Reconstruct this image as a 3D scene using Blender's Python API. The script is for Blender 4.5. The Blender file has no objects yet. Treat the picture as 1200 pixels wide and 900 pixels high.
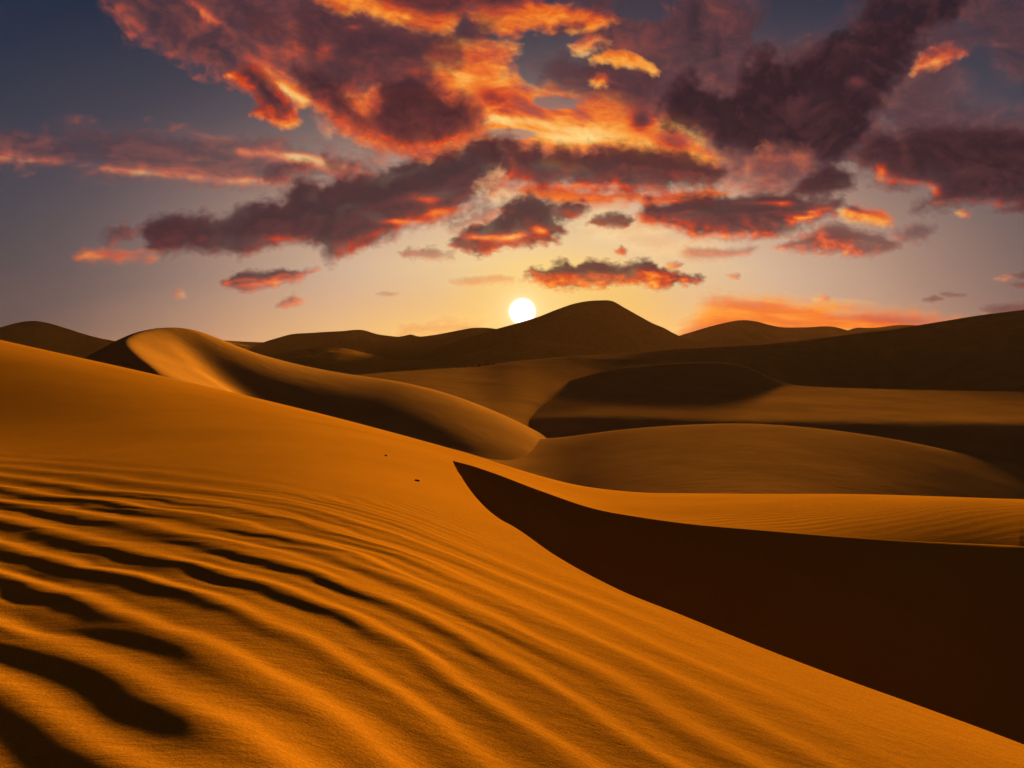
import bpy, math
import numpy as np

scene = bpy.context.scene
COL = scene.collection
F = 942.0            # focal length in chart units (chart is 1200 x 900)
HY = 410.0           # chart row of the true horizon
PITCH = math.atan((450 - HY) / F)
CP, SP = math.cos(PITCH), math.sin(PITCH)

def chart_dir(px, py):
    """direction (x east, y north/forward, z up) of a chart point"""
    u = (np.asarray(px, float) - 600) / F; v = (450 - np.asarray(py, float)) / F
    return u, CP + v * SP, -SP + v * CP

def place(px, py, Y):
    """world point standing at distance Y in the direction of a chart point"""
    dx, dy, dz = chart_dir(px, py)
    return dx / dy * Y, Y + 0 * dx, dz / dy * Y
# ---------------------------------------------------------------- noise
def _hash(ix, iy, seed):
    h = (ix.astype(np.int64) * 374761393 + iy.astype(np.int64) * 668265263 + seed * 1274126177) & 0xffffffff
    h = ((h ^ (h >> 13)) * 1103515245) & 0xffffffff
    h = ((h ^ (h >> 16)) * 2246822519) & 0xffffffff
    return (h ^ (h >> 15)) & 0xffff

def gnoise(x, y, seed=0):
    ix = np.floor(x); iy = np.floor(y)
    fx = x - ix; fy = y - iy
    u = fx * fx * fx * (fx * (fx * 6 - 15) + 10); v = fy * fy * fy * (fy * (fy * 6 - 15) + 10)
    def g(dx, dy):
        a = _hash(ix + dx, iy + dy, seed) * (2 * np.pi / 65536.0)
        return np.cos(a) * (fx - dx) + np.sin(a) * (fy - dy)
    a = g(0, 0); b = g(1, 0); c = g(0, 1); d = g(1, 1)
    return (a + (b - a) * u) * (1 - v) + (c + (d - c) * u) * v

def fbm(x, y, octaves=5, seed=0, gain=0.5, lac=2.03):
    s = np.zeros_like(x); amp = 1.0; tot = 0.0
    for k in range(octaves):
        s += amp * gnoise(x, y, seed + 17 * k); tot += amp
        x = x * lac + 3.7; y = y * lac + 1.3; amp *= gain
    return s / tot * 1.6

def billow(x, y, octaves=4, seed=0, gain=0.55, lac=2.1):
    s = np.zeros_like(x); amp = 1.0; tot = 0.0
    for k in range(octaves):
        s += amp * (1 - 2.6 * np.abs(gnoise(x, y, seed + 31 * k))); tot += amp
        x = x * lac + 5.1; y = y * lac + 2.9; amp *= gain
    return s / tot

def sstep(a, b, x):
    t = np.clip((x - a) / (b - a), 0, 1)
    return t * t * (3 - 2 * t)

def lin(c):
    c = np.asarray(c, float) / 255.0
    return np.where(c <= 0.04045, c / 12.92, ((c + 0.055) / 1.055) ** 2.4)

def sdf_poly(px, py, poly):
    P = np.asarray(poly, float); n = len(P)
    d = np.full(px.shape, 1e18); inside = np.zeros(px.shape, bool)
    for i in range(n):
        ax, ay = P[i]; bx, by = P[(i + 1) % n]
        ex, ey = bx - ax, by - ay
        wx, wy = px - ax, py - ay
        t = np.clip((wx * ex + wy * ey) / (ex * ex + ey * ey + 1e-9), 0, 1)
        d = np.minimum(d, (wx - ex * t) ** 2 + (wy - ey * t) ** 2)
        c = (ay > py) != (by > py)
        if ey != 0:
            inside ^= c & (px < ex * (py - ay) / ey + ax)
    d = np.sqrt(d)
    return np.where(inside, d, -d)

# ---------------------------------------------------------------- the clouds of this evening
SUN_CHART = (612.0, 365.0)          # where the sun stands on the sky chart (chart units: 1200 wide, 900 high)
HEAT = [(0.0, (44, 30, 38)), (0.12, (62, 39, 46)), (0.28, (86, 47, 52)), (0.42, (120, 54, 50)), (0.55, (178, 56, 36)),
        (0.66, (216, 78, 34)), (0.8, (240, 120, 38)), (0.92, (252, 163, 62)), (1.1, (255, 214, 130))]
PALE = [(0.0, (72, 58, 68)), (0.25, (102, 76, 82)), (0.45, (150, 100, 92)), (0.65, (210, 132, 102)), (0.85, (240, 174, 122)),
        (1.1, (255, 222, 170))]

def ramp(h, table):
    xs = [t[0] for t in table]
    cols = np.array([lin(t[1]) for t in table])
    return np.stack([np.interp(h, xs, cols[:, k]) for k in range(3)], -1)

def cloud_field(x, y, c, seed):
    """opacity and colour of one cloud at the chart points x, y"""
    soft = 1.6 * c.get('soft', 4.0); amp = c.get('amp', 9.0); sc = c.get('scale', 34.0); asp = c.get('asp', 1.7)
    rot = math.radians(c.get('rot', 0.0)); cr, sr = math.cos(rot), math.sin(rot)
    def warp(x, y):
        xr = (x * cr + y * sr) / asp; yr = -x * sr + y * cr
        wx = fbm(xr / sc / 1.6, yr / sc / 1.6, 3, seed + 400); wy = fbm(xr / sc / 1.6, yr / sc / 1.6, 3, seed + 500)
        return xr + wx * sc * .55, yr + wy * sc * .55
    def dens(x, y):
        xr, yr = warp(x, y)
        n = fbm(xr / sc, yr / sc, 6, seed, 0.6) * .85 + .45 * billow(xr / sc * 1.3, yr / sc * 1.3, 4, seed + 90)
        big = min(amp, 14.0)
        qx = x + big * (.9 * fbm(x / 38, y / 30, 3, seed + 210) + .8 * fbm(x / 13, y / 11, 4, seed + 230))
        qy = y + big * (.8 * fbm(x / 38, y / 30, 3, seed + 310) + .7 * fbm(x / 13, y / 11, 4, seed + 330))
        return sdf_poly(qx, qy, c['poly']) * c.get('in', 1.0) + 1.45 * amp * (n - .06)
    s = dens(x, y)
    dx = SUN_CHART[0] - x; dy = SUN_CHART[1] + 60 - y
    l = np.sqrt(dx * dx + dy * dy) + 1e-6
    st = c.get('step', 9.0)
    dif = (s - dens(x + dx / l * st, y + dy / l * st)) / st           # >0 on the side turned to the sun
    xr, yr = warp(x, y)
    fine = fbm(xr / 9, yr / 9, 5, seed + 700, .6)
    mid = fbm(xr / 26, yr / 26, 5, seed + 800)
    thick = np.clip(s / c.get('deep', 26.0), 0, 1)
    a = sstep(-soft, soft, s)
    thin = max(c.get('thin', 0.0), .12)
    a = a * (1 - thin + thin * sstep(-.45, .45, mid + .35 * fine + .5 * thick))
    h = c.get('heat', .15) + c.get('lit', .3) * np.clip(dif, -.25, 1.3) * (1 - .6 * thick) + c.get('rim', .1) * (1 - thick) ** 2
    h = h + c.get('mott', .16) * mid + c.get('grain', .1) * fine
    for (cx, cy, rx, ry, r, k) in c.get('spots', ()):
        rr = math.radians(r); ca, sa = math.cos(rr), math.sin(rr)
        ux = x - cx + fine * rx * .25 + mid * rx * .3; uy = y - cy + fine * ry * .3 + mid * ry * .5
        q = ((ux * ca + uy * sa) / rx) ** 2 + ((-ux * sa + uy * ca) / ry) ** 2
        h = h + k * np.exp(-q * 1.3)
    for (cx, cy, rx, ry, k) in c.get('holes', ()):
        ux = x - cx + fine * rx * .3 + mid * rx * .5; uy = y - cy + fine * ry * .3 + mid * ry * .6
        a = a * (1 - k * sstep(1.3, .5, (ux / rx) ** 2 + (uy / ry) ** 2))
    pale = c.get('pale', 0.0)
    pm = np.clip(pale + c.get('palerim', .2) * (1 - a), 0, 1)[..., None]
    col = ramp(h, HEAT) * (1 - pm) + ramp(h, PALE) * pm
    al = a * c.get('op', .95)
    al = np.clip((al - .05) / .95, 0, 1)
    return al, col

CLOUDS = [
 # ---- high thin layer
 dict(label='long mauve veil cloud with a thin orange lower edge at far left', poly=[(-90,140),(20,150),(120,150),(220,155),(330,165),(400,182),(450,198),(420,214),(330,222),(250,214),(150,203),(60,192),(-90,186)],
      op=.72, soft=10, amp=13, scale=36, asp=3.0, rot=6, heat=.27, lit=.12, rim=.14, thin=.7, pale=.45, mott=.34, seed=1,
      spots=[(60,190,100,6,5,.2),(190,205,100,6,6,.3),(300,213,70,6,2,.34),(300,180,50,6,4,.36),(380,192,50,9,14,.6),(260,160,30,8,0,.25),(340,186,30,9,0,.3)]),
 dict(label='broad ragged dusky pink cloud sheet at upper left', poly=[(100,-60),(130,5),(165,40),(210,66),(250,86),(285,96),(330,110),(370,120),(400,150),(440,175),(500,180),(540,120),(560,60),(540,-60)],
      op=.86, soft=12, amp=16, scale=52, asp=1.8, rot=28, heat=.33, lit=.12, rim=.12, thin=.35, pale=.25, mott=.24, grain=.09, seed=2,
      spots=[(150,22,30,8,40,.28),(245,18,40,6,35,.35),(300,75,40,10,25,.2),(345,60,40,25,30,.16),(300,40,60,14,20,-.2),(230,50,50,14,30,-.12)]),
 dict(label='dim purple veil cloud along the top edge right of centre', poly=[(640,-60),(690,-10),(640,40),(660,70),(700,120),(760,150),(850,160),(930,140),(960,60),(930,40),(870,-5),(860,-60)],
      op=.9, soft=16, amp=18, scale=60, asp=1.2, heat=.27, lit=.05, rim=.04, thin=.35, pale=.25, mott=.16, seed=3,
      spots=[(815,25,14,40,0,-.2),(840,60,8,22,0,-.16),(740,50,30,20,0,.14)], holes=[(912,38,34,34,.85),(755,8,40,18,.8),(650,62,50,24,.9)]),
 dict(label='glowing orange cloud field in the middle of the upper sky', poly=[(500,60),(520,52),(560,48),(600,52),(598,70),(590,84),(630,104),(665,110),(690,116),(720,108),(750,122),(790,140),(830,165),(865,188),(840,205),(760,200),(650,192),(570,182),(540,160),(505,120)],
      op=.97, soft=8, amp=12, scale=34, asp=2.6, rot=8, heat=.76, lit=.1, rim=.02, thin=.3, mott=.3, grain=.12, pale=.05, seed=4,
      spots=[(560,110,40,16,10,-.16),(575,118,14,14,0,-.2),(600,140,60,6,4,.2),(690,150,90,16,3,.2),(660,165,60,8,0,.14),(752,140,14,16,20,-.5),(820,165,40,8,35,.2),(790,165,24,10,10,-.22),(545,72,40,10,0,.08),(545,100,20,16,20,.22),(640,100,20,6,0,.1),(720,98,40,12,0,-.3)],
      holes=[(598,157,34,6,.75),(650,120,26,8,.85)]),
 dict(label='dark violet wisp behind the short orange streaks, upper centre', poly=[(630,76),(660,68),(700,74),(760,80),(790,100),(780,130),(740,128),(700,116),(655,104),(635,92)],
      op=.8, soft=9, amp=9, scale=30, asp=2, heat=.2, lit=.12, thin=.3, pale=.2, seed=5),
 dict(label='bright orange cloud bar near the top edge, left one of two', poly=[(340,-40),(366,0),(380,8),(402,17),(432,14),(452,26),(472,28),(505,36),(532,34),(536,20),(490,12),(450,-2),(440,-40)],
      op=.97, soft=4, amp=6, scale=24, asp=2, rot=10, heat=.76, lit=.12, rim=-.05, mott=.18, thin=.1, seed=6),
 dict(label='bright orange cloud bar near the top edge, right one of two', poly=[(545,12),(580,6),(620,0),(655,10),(705,16),(716,22),(692,31),(655,30),(620,30),(600,38),(576,38),(562,26)],
      op=.97, soft=5, amp=8, scale=26, asp=2.4, heat=.76, lit=.1, rim=-.1, mott=.2, thin=.2, seed=7),
 dict(label='short orange streak cloud below the right-hand top bar', poly=[(692,70),(712,60),(730,60),(752,68),(770,84),(764,88),(742,78),(716,75)],
      op=.97, soft=3, amp=5, scale=18, asp=2, rot=20, heat=.74, lit=.12, mott=.2, seed=8),
 dict(label='two small orange tufts under a slate blue gap', poly=[(670,56),(684,52),(688,46),(700,42),(712,50),(700,55),(686,60),(676,62)],
      op=.9, soft=4, amp=5, scale=14, asp=1.6, heat=.62, lit=.2, mott=.2, pale=.2, seed=9),
 dict(label='tiny orange curl of cloud between violet wisps', poly=[(692,96),(700,88),(712,90),(708,102),(700,102)],
      op=.9, soft=3.5, amp=4, scale=12, asp=1.3, heat=.62, lit=.2, seed=10),
 # ---- middle layer
 dict(label='dark plum cloud mass below the left orange top bar', poly=[(250,-30),(300,6),(340,30),(350,10),(362,2),(382,12),(402,20),(434,18),(452,30),(474,32),(508,42),(535,40),(540,24),(556,16),(590,20),(575,44),(548,54),(535,76),(515,84),(500,112),(470,104),(430,110),(395,100),(360,80),(345,52),(300,40)],
      op=.8, soft=9, amp=12, scale=38, asp=1.5, rot=15, heat=.2, lit=.18, rim=.08, thin=.25, mott=.2, pale=.1, seed=11,
      spots=[(345,50,12,25,-20,.24),(380,58,14,18,-20,.2),(480,84,40,10,10,.16),(415,32,12,4,0,.3)]),
 dict(label='dark cloud scrap on the top edge between the orange bars', poly=[(428,-40),(434,-4),(470,8),(510,16),(540,12),(600,4),(650,-6),(640,-40)],
      op=.93, soft=6, amp=8, scale=28, asp=2, heat=.2, lit=.18, seed=12),
 dict(label='orange red fringe cloud around the big dark heart', poly=[(298,86),(312,80),(340,92),(368,112),(380,100),(430,112),(470,100),(520,100),(560,118),(572,140),(566,160),(540,180),(520,188),(490,186),(460,176),(436,170),(410,158),(392,148),(380,136),(364,122),(345,122),(330,106)],
      op=.95, soft=5, amp=8, scale=28, asp=1.6, rot=22, heat=.62, lit=.12, rim=.06, mott=.14, grain=.12, pale=.12, seed=13,
      spots=[(330,100,34,8,35,.24),(350,115,22,6,25,.2),(480,182,50,10,8,-.06),(425,125,22,10,35,.1)]),
 dict(label='big dark maroon cloud with a red underside, upper left of centre', poly=[(345,80),(365,78),(392,86),(410,98),(412,112),(424,134),(438,128),(440,110),(450,96),(480,88),(505,90),(518,108),(528,118),(545,113),(560,126),(562,148),(540,166),(515,168),(480,174),(455,166),(438,150),(420,146),(400,138),(380,122),(362,106)],
      op=.94, soft=9, amp=9, scale=30, asp=1.3, rot=25, heat=.13, lit=.22, rim=.16, mott=.1, seed=14,
      spots=[(520,168,40,9,-14,.28),(450,160,30,8,25,.2),(425,128,10,14,-40,.35),(380,128,24,6,30,.22),(534,122,9,12,0,-.1)]),
 dict(label='small hooked cloud, dark streak above a red edge', poly=[(266,90),(280,78),(298,76),(312,88),(328,104),(342,124),(354,142),(342,151),(326,147),(310,140),(296,134),(302,122),(298,106),(282,100)],
      op=.96, soft=3.5, amp=5, scale=18, asp=1.4, rot=40, heat=.44, lit=.3, rim=.12, mott=.1, seed=15,
      spots=[(298,92,18,7,40,-.24),(318,114,22,7,45,-.28),(322,142,26,6,20,.16),(272,90,8,6,0,.22)]),
 dict(label='faint pink puff in the blue gap under the hooked cloud', poly=[(374,142),(382,140),(390,150),(386,160),(378,156)], op=.6, soft=4, amp=4, scale=10, heat=.6, pale=.8, lit=.1, seed=16),
 dict(label='broad dusky violet cloud sheet behind the dark banks, right', poly=[(830,90),(900,60),(980,50),(1050,30),(1110,40),(1120,90),(1090,120),(1130,150),(1200,150),(1290,150),(1290,200),(1150,210),(1040,200),(1000,205),(950,220),(900,226),(860,210),(840,170)],
      op=.88, soft=14, amp=16, scale=44, asp=1.4, rot=-18, heat=.24, lit=.1, rim=.05, thin=.3, pale=.35, mott=.2, seed=70,
      spots=[(1050,150,24,10,-30,.1),(930,180,24,10,0,.15)], holes=[(990,196,16,9,.9),(1040,148,10,12,.6)]),
 dict(label='heavy dark storm-purple cloud bank, upper right', poly=[(768,128),(774,104),(790,90),(806,86),(824,104),(850,104),(868,84),(878,58),(902,54),(922,72),(946,56),(984,32),(1012,8),(1020,-60),(1180,-60),(1160,0),(1124,30),(1094,42),(1072,68),(1062,96),(1042,120),(1026,140),(1030,150),(1010,172),(985,186),(958,192),(930,186),(905,192),(876,186),(850,174),(820,164),(795,154),(778,146)],
      op=.95, soft=11, amp=13, scale=40, asp=1.2, rot=-25, heat=.03, lit=.1, rim=.16, mott=.2, grain=.09, palerim=.8, seed=17,
      spots=[(1006,97,12,8,0,.32),(940,118,10,24,35,.2),(955,128,14,6,-30,.2),(925,60,16,8,20,.12),(850,70,20,16,0,.1),(840,98,16,10,0,.14)]),
 dict(label='thin grey mauve veil cloud at the upper right corner', poly=[(1030,150),(1052,104),(1080,88),(1110,90),(1160,120),(1280,130),(1280,180),(1100,170),(1040,172)], op=.72, soft=14, amp=16, scale=44, asp=1.8, rot=-20, heat=.22, thin=.4, pale=.6, lit=.05, seed=18),
 dict(label='dim violet cloud curtain in the top right corner', poly=[(1090,40),(1130,30),(1170,-60),(1290,-60),(1290,90),(1190,85),(1150,50),(1110,60)], op=.78, soft=14, amp=16, scale=40, asp=1.6, heat=.16, thin=.5, pale=.4, lit=.05, seed=19,
      spots=[(1175,52,14,4,0,.2)]),
 dict(label='orange slanting streak cloud beside the dark bank, upper right', poly=[(1070,84),(1078,68),(1098,56),(1126,56),(1128,62),(1110,72),(1090,80)], op=.88, soft=5, amp=6, scale=18, asp=2, rot=-22, heat=.52, lit=.28, rim=.04, pale=.2, seed=20,
      spots=[(1095,72,26,6,-20,.2)]),
 dict(label='soft salmon cloud patch between the two dark banks', poly=[(845,190),(880,188),(905,172),(925,168),(948,182),(950,196),(935,205),(930,225),(905,232),(880,230),(845,222),(836,204)], op=.62, soft=10, amp=10, scale=24, asp=1.4, heat=.44, lit=.1, pale=.5, thin=.3, mott=.25, seed=21,
      spots=[(875,196,8,10,0,.3),(930,182,16,10,20,.2)]),
 dict(label='wide dark cloud bank with a crimson edge at the right side', poly=[(1000,180),(1012,164),(1030,158),(1046,166),(1066,152),(1104,146),(1128,150),(1160,146),(1200,156),(1290,150),(1290,262),(1206,246),(1172,243),(1148,236),(1112,240),(1074,244),(1090,232),(1100,222),(1084,213),(1052,214),(1034,206),(1026,194),(1010,192)],
      op=.96, soft=7, amp=9, scale=34, asp=2, rot=8, heat=.07, lit=.16, rim=.14, mott=.13, palerim=.4, seed=22,
      spots=[(1034,204,10,12,0,.4),(1062,214,30,6,8,.36),(1096,224,12,7,40,.3),(1095,238,30,4,0,.24),(1165,238,50,7,4,.2),(1135,200,20,8,0,.16),(1060,185,6,18,0,.14)]),
 dict(label='scarlet cloud band under the middle dark bank', poly=[(606,222),(620,212),(660,222),(720,222),(780,228),(835,220),(850,228),(835,238),(800,238),(720,240),(660,240),(632,232)], op=.97, soft=5, amp=6, scale=22, asp=2.6, heat=.6, lit=.1, mott=.16, seed=23),
 dict(label='dark brownish cloud bank directly above the sun', poly=[(572,228),(586,200),(580,165),(598,158),(610,170),(626,172),(640,182),(656,170),(668,176),(682,182),(700,174),(740,170),(780,176),(815,186),(845,198),(850,210),(830,220),(808,218),(780,224),(750,220),(735,228),(715,218),(690,222),(660,216),(640,222),(618,214),(600,218)],
      op=.96, soft=6, amp=8, scale=26, asp=1.5, heat=.19, lit=.24, rim=.1, mott=.12, seed=24,
      spots=[(600,190,6,24,0,.14),(700,218,70,5,0,.2),(590,212,14,8,0,.25)]),
 dict(label='long dark cloud with a red right end, left of the sun', poly=[(168,272),(172,261),(196,254),(226,258),(262,254),(284,243),(300,236),(330,235),(338,216),(352,208),(372,218),(396,213),(424,205),(452,200),(482,190),(520,182),(556,166),(586,160),(592,196),(580,218),(556,236),(524,254),(492,264),(462,274),(434,284),(404,300),(388,304),(372,288),(342,284),(312,287),(290,297),(244,292),(192,296),(172,294)],
      op=.96, soft=6, amp=8, scale=30, asp=2, rot=-8, heat=.15, lit=.22, rim=.1, mott=.1, grain=.06, palerim=.5, seed=25,
      spots=[(496,232,22,6,4,.4),(468,260,34,4,2,.42),(516,250,24,8,-10,.38),(330,280,36,5,0,.22),(400,290,20,10,0,.2),(440,275,40,6,-14,.16),(505,240,12,16,0,.16)]),
 dict(label='small dark puff trailing at the left tip of the long cloud', poly=[(118,278),(128,268),(146,264),(160,268),(152,280),(130,284)], op=.85, soft=5, amp=6, scale=16, asp=1.8, heat=.22, lit=.15, pale=.3, seed=26),
 dict(label='thin red dash of cloud below the long cloud, far left', poly=[(90,300),(98,294),(118,294),(150,298),(184,295),(182,302),(150,303),(115,305),(96,305)], op=.85, soft=4.5, amp=4.5, scale=16, asp=3, heat=.52, lit=.1, pale=.15, thin=.4, seed=27, spots=[(105,299,16,6,0,.16),(174,299,10,5,0,.1)]),
 dict(label='little dark tuft over the orange edge, left one of two', poly=[(308,208),(318,198),(344,190),(366,192),(364,200),(342,204),(332,214),(316,214)], op=.88, soft=4.5, amp=6, scale=15, asp=1.5, heat=.24, lit=.2, pale=.25, seed=28),
 dict(label='little dark tuft over the orange edge, right one of two', poly=[(378,184),(392,188),(402,194),(418,192),(414,202),(400,208),(388,200)], op=.85, soft=4.5, amp=5, scale=13, asp=1.3, heat=.26, lit=.2, pale=.25, seed=29),
 # ---- nearer, low in the sky
 dict(label='dark cloud band with red flecks right of the sun', poly=[(746,252),(756,238),(786,234),(826,226),(858,230),(898,228),(930,226),(962,236),(990,232),(984,246),(962,258),(936,266),(906,273),(872,275),(842,279),(808,281),(800,270),(772,264),(752,262)],
      op=.96, soft=5, amp=7, scale=24, asp=2.4, heat=.21, lit=.36, rim=.12, mott=.14, seed=30,
      spots=[(786,236,24,4,-4,.42),(778,224,12,4,0,.45),(806,216,7,8,0,.45),(832,222,11,5,0,.45),(900,238,40,3,0,.25),(920,240,14,5,0,.3),(955,246,30,8,-20,.34),(860,276,60,5,-3,.25),(940,258,30,4,-14,.4)]),
 dict(label='small dark lens cloud beneath the upper right bank', poly=[(924,222),(938,210),(958,200),(972,190),(986,196),(998,208),(1000,218),(986,224),(962,229),(938,228)], op=.95, soft=5, amp=6, scale=18, asp=2, heat=.1, lit=.12, mott=.08, seed=31),
 dict(label='puffy dark cloud with orange breaks just above the sun, left', poly=[(530,284),(546,268),(572,258),(586,250),(592,238),(606,228),(620,226),(634,234),(652,240),(680,238),(692,246),(670,254),(652,258),(662,270),(650,274),(656,284),(640,287),(616,286),(600,291),(570,297),(546,296)],
      op=.96, soft=3.5, amp=6, scale=18, asp=1.6, heat=.2, lit=.3, rim=.08, mott=.1, seed=32,
      spots=[(562,277,34,5,3,.52),(602,276,16,5,-10,.5),(634,270,14,5,10,.5),(555,291,28,5,0,.06)]),
 dict(label='ragged grey scrap of cloud left of the puffy one', poly=[(520,266),(536,258),(552,250),(560,240),(575,236),(586,246),(574,258),(556,262),(540,268),(528,270)], op=.7, soft=5, amp=7, scale=14, asp=1.5, heat=.3, lit=.2, pale=.4, thin=.4, seed=33),
 dict(label='row of faint brown puffs low to the left of the sun', poly=[(470,298),(478,292),(492,295),(505,291),(520,294),(534,293),(532,301),(512,301),(490,302),(476,302)], op=.75, soft=4, amp=5.5, scale=12, asp=1.8, heat=.32, lit=.2, pale=.45, thin=.3, seed=34),
 dict(label='cream coloured wisps under the red-flecked band', poly=[(690,250),(716,244),(748,246),(756,262),(800,280),(846,286),(850,294),(800,300),(776,306),(730,290),(690,276),(680,266)], op=.55, soft=7, amp=8, scale=18, asp=2.6, heat=.95, lit=.05, pale=.8, thin=.7, mott=.2, seed=35),
 dict(label='pale cream tuft of cloud in the gap over the puffy cloud', poly=[(560,214),(572,206),(586,200),(592,212),(604,222),(612,230),(596,236),(580,234),(568,224)], op=.75, soft=6, amp=7, scale=14, asp=1.4, heat=.72, lit=.15, pale=.9, thin=.5, mott=.25, seed=60),
 dict(label='small dark lens cloud over cream wisps', poly=[(687,262),(698,256),(712,249),(728,249),(744,258),(736,264),(710,265)], op=.95, soft=2.8, amp=4, scale=12, asp=1.8, heat=.2, lit=.22, seed=36),
 dict(label='flat mauve streak cloud with a pale edge right of centre', poly=[(796,298),(806,292),(830,290),(868,291),(888,290),(872,298),(836,302),(810,303)], op=.8, soft=4, amp=4, scale=16, asp=3.4, heat=.5, lit=.25, pale=.45, seed=37),
 dict(label='bright orange stroke of cloud near the right streaks', poly=[(984,252),(992,242),(1004,240),(1026,246),(1048,258),(1046,263),(1020,260),(996,258)], op=.93, soft=4, amp=5, scale=16, asp=2.4, rot=12, heat=.66, lit=.25, mott=.2, seed=38, spots=[(995,242,14,3,20,-.4)]),
 dict(label='long brown streak cloud with an orange underside, right', poly=[(906,291),(930,284),(948,276),(958,264),(982,262),(1004,271),(1030,277),(1056,284),(1044,291),(1030,296),(990,297),(940,296)], op=.93, soft=4, amp=6, scale=20, asp=2.6, rot=6, heat=.4, lit=.42, rim=.06, thin=.2, pale=.15, seed=39),
 dict(label='small grey purple cloud at the right end of the streaks', poly=[(1046,274),(1064,266),(1080,263),(1092,268),(1088,280),(1070,281),(1054,281)], op=.8, soft=5, amp=5, scale=14, asp=1.8, heat=.28, lit=.2, pale=.45, seed=40),
 dict(label='orange and brown cloud floating over the pointed dune', poly=[(612,324),(622,318),(640,318),(648,310),(662,308),(676,315),(690,304),(706,305),(722,309),(742,310),(764,306),(774,312),(792,316),(806,322),(821,328),(814,334),(792,332),(772,338),(744,332),(702,335),(664,336),(644,338),(630,330)],
      op=.97, soft=3, amp=5.5, scale=15, asp=1.7, heat=.33, lit=.44, rim=.06, mott=.12, grain=.08, seed=41, spots=[(775,322,34,6,4,.24),(770,333,20,4,0,.2),(700,332,30,4,0,.2)]),
 dict(label='tiny red scrap above the right end of the orange cloud', poly=[(782,310),(792,307),(800,310),(796,315),(786,314)], op=.85, soft=2.5, amp=3, scale=8, heat=.52, lit=.3, seed=42),
 dict(label='tiny dark red ball cloud over the pointed dune', poly=[(720,294),(728,289),(735,292),(734,298),(724,298)], op=.92, soft=2.2, amp=2.6, scale=7, heat=.36, lit=.3, seed=43),
 dict(label='thin rosy streak cloud just left above the sun', poly=[(528,331),(556,327),(580,324),(602,327),(600,331),(570,332),(540,334)], op=.6, soft=3, amp=3.5, scale=14, asp=3, heat=.5, lit=.3, pale=.35, thin=.2, seed=44),
 dict(label='flat grey cloud with a coral underside, left', poly=[(260,330),(272,322),(290,317),(310,320),(330,315),(352,318),(371,316),(352,326),(322,334),(284,338),(266,336)], op=.93, soft=3.2, amp=4.5, scale=14, asp=2.4, rot=-6, heat=.36, lit=.36, rim=.04, pale=.15, seed=45, spots=[(310,321,44,4,-4,-.18),(310,332,40,4,-6,.22),(264,330,7,5,0,.2)]),
 dict(label='small brownish cloud puff low at left', poly=[(324,360),(336,351),(344,346),(358,351),(352,356),(336,360)], op=.8, soft=3, amp=3.5, scale=10, asp=1.6, heat=.4, lit=.3, pale=.4, seed=46),
 dict(label='tiny red dot of cloud low at far left', poly=[(203,345),(207,340),(214,342),(215,346),(208,348)], op=.6, soft=4, amp=2, scale=8, heat=.6, pale=.2, seed=47),
 dict(label='faint thin dash of cloud low left of the sun', poly=[(440,345),(452,343),(466,344),(464,346),(448,347)], op=.55, soft=2, amp=1.5, scale=10, asp=3, heat=.4, pale=.5, seed=48),
 dict(label='tiny brown pair of cloudlets right of the orange cloud', poly=[(851,322),(860,321),(868,322),(866,326),(858,325)], op=.75, soft=2, amp=1.8, scale=6, heat=.45, lit=.3, seed=49),
 dict(label='glowing orange streaked cloud bank on the right horizon', poly=[(820,360),(836,350),(870,349),(920,352),(970,357),(1030,364),(1090,371),(1130,380),(1040,400),(900,400),(800,395)], op=.95, soft=9, amp=7, scale=20, asp=7, rot=4, heat=.8, lit=.05, rim=.08, thin=.2, mott=.24, pale=.0, palerim=.1, seed=50, spots=[(1060,376,50,10,4,-.14)]),
 dict(label='pale orange haze cloud low beside the pointed dune', poly=[(470,384),(520,378),(570,380),(560,395),(470,395)], op=.5, soft=6, amp=5, scale=16, asp=5, heat=.76, pale=.3, thin=.3, seed=51),
 dict(label='tiny orange triangle of cloud above the right horizon glow', poly=[(955,352),(962,345),(970,347),(972,352),(964,354)], op=.8, soft=3, amp=2.5, scale=8, heat=.7, pale=.2, seed=52),
 dict(label='thin dark dash of cloud at right, lower of two', poly=[(1082,351),(1094,348),(1104,351),(1094,353)], op=.8, soft=2, amp=1.8, scale=8, asp=2, heat=.3, pale=.3, lit=.06, rim=.0, seed=53),
 dict(label='thin dark dash of cloud at right, upper of two', poly=[(1102,344),(1112,343),(1132,346),(1118,348),(1106,347)], op=.65, soft=2, amp=1.8, scale=8, asp=2, heat=.35, pale=.35, lit=.06, rim=.0, seed=54),
 dict(label='dark flat cloud strip resting on the right-hand dune', poly=[(1150,362),(1176,358),(1230,357),(1260,362),(1200,368),(1160,368)], op=.8, soft=3.5, amp=3, scale=14, asp=4, heat=.3, pale=.3, lit=.06, rim=.0, seed=55),
 dict(label='small dark cloudlet at the right edge, upper one', poly=[(1188,322),(1200,319),(1220,321),(1210,325),(1196,325)], op=.8, soft=2, amp=2, scale=8, asp=2, heat=.3, pale=.3, lit=.06, rim=.0, seed=56),
 dict(label='small dark cloudlet at the right edge, lower one', poly=[(1184,333),(1196,331),(1220,333),(1204,337),(1192,336)], op=.75, soft=2, amp=2, scale=8, asp=2, heat=.3, pale=.3, lit=.06, rim=.0, seed=57),
 dict(label='small coral blot of cloud under the right dark bank', poly=[(1120,250),(1128,247),(1140,249),(1136,253),(1126,254)], op=.75, soft=3, amp=2.5, scale=8, heat=.55, pale=.2, seed=58),
 dict(label='faint coral dash of cloud near the right edge', poly=[(1166,327),(1176,324),(1188,326),(1178,329)], op=.55, soft=3, amp=2, scale=8, heat=.58, pale=.3, seed=59),
]

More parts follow.
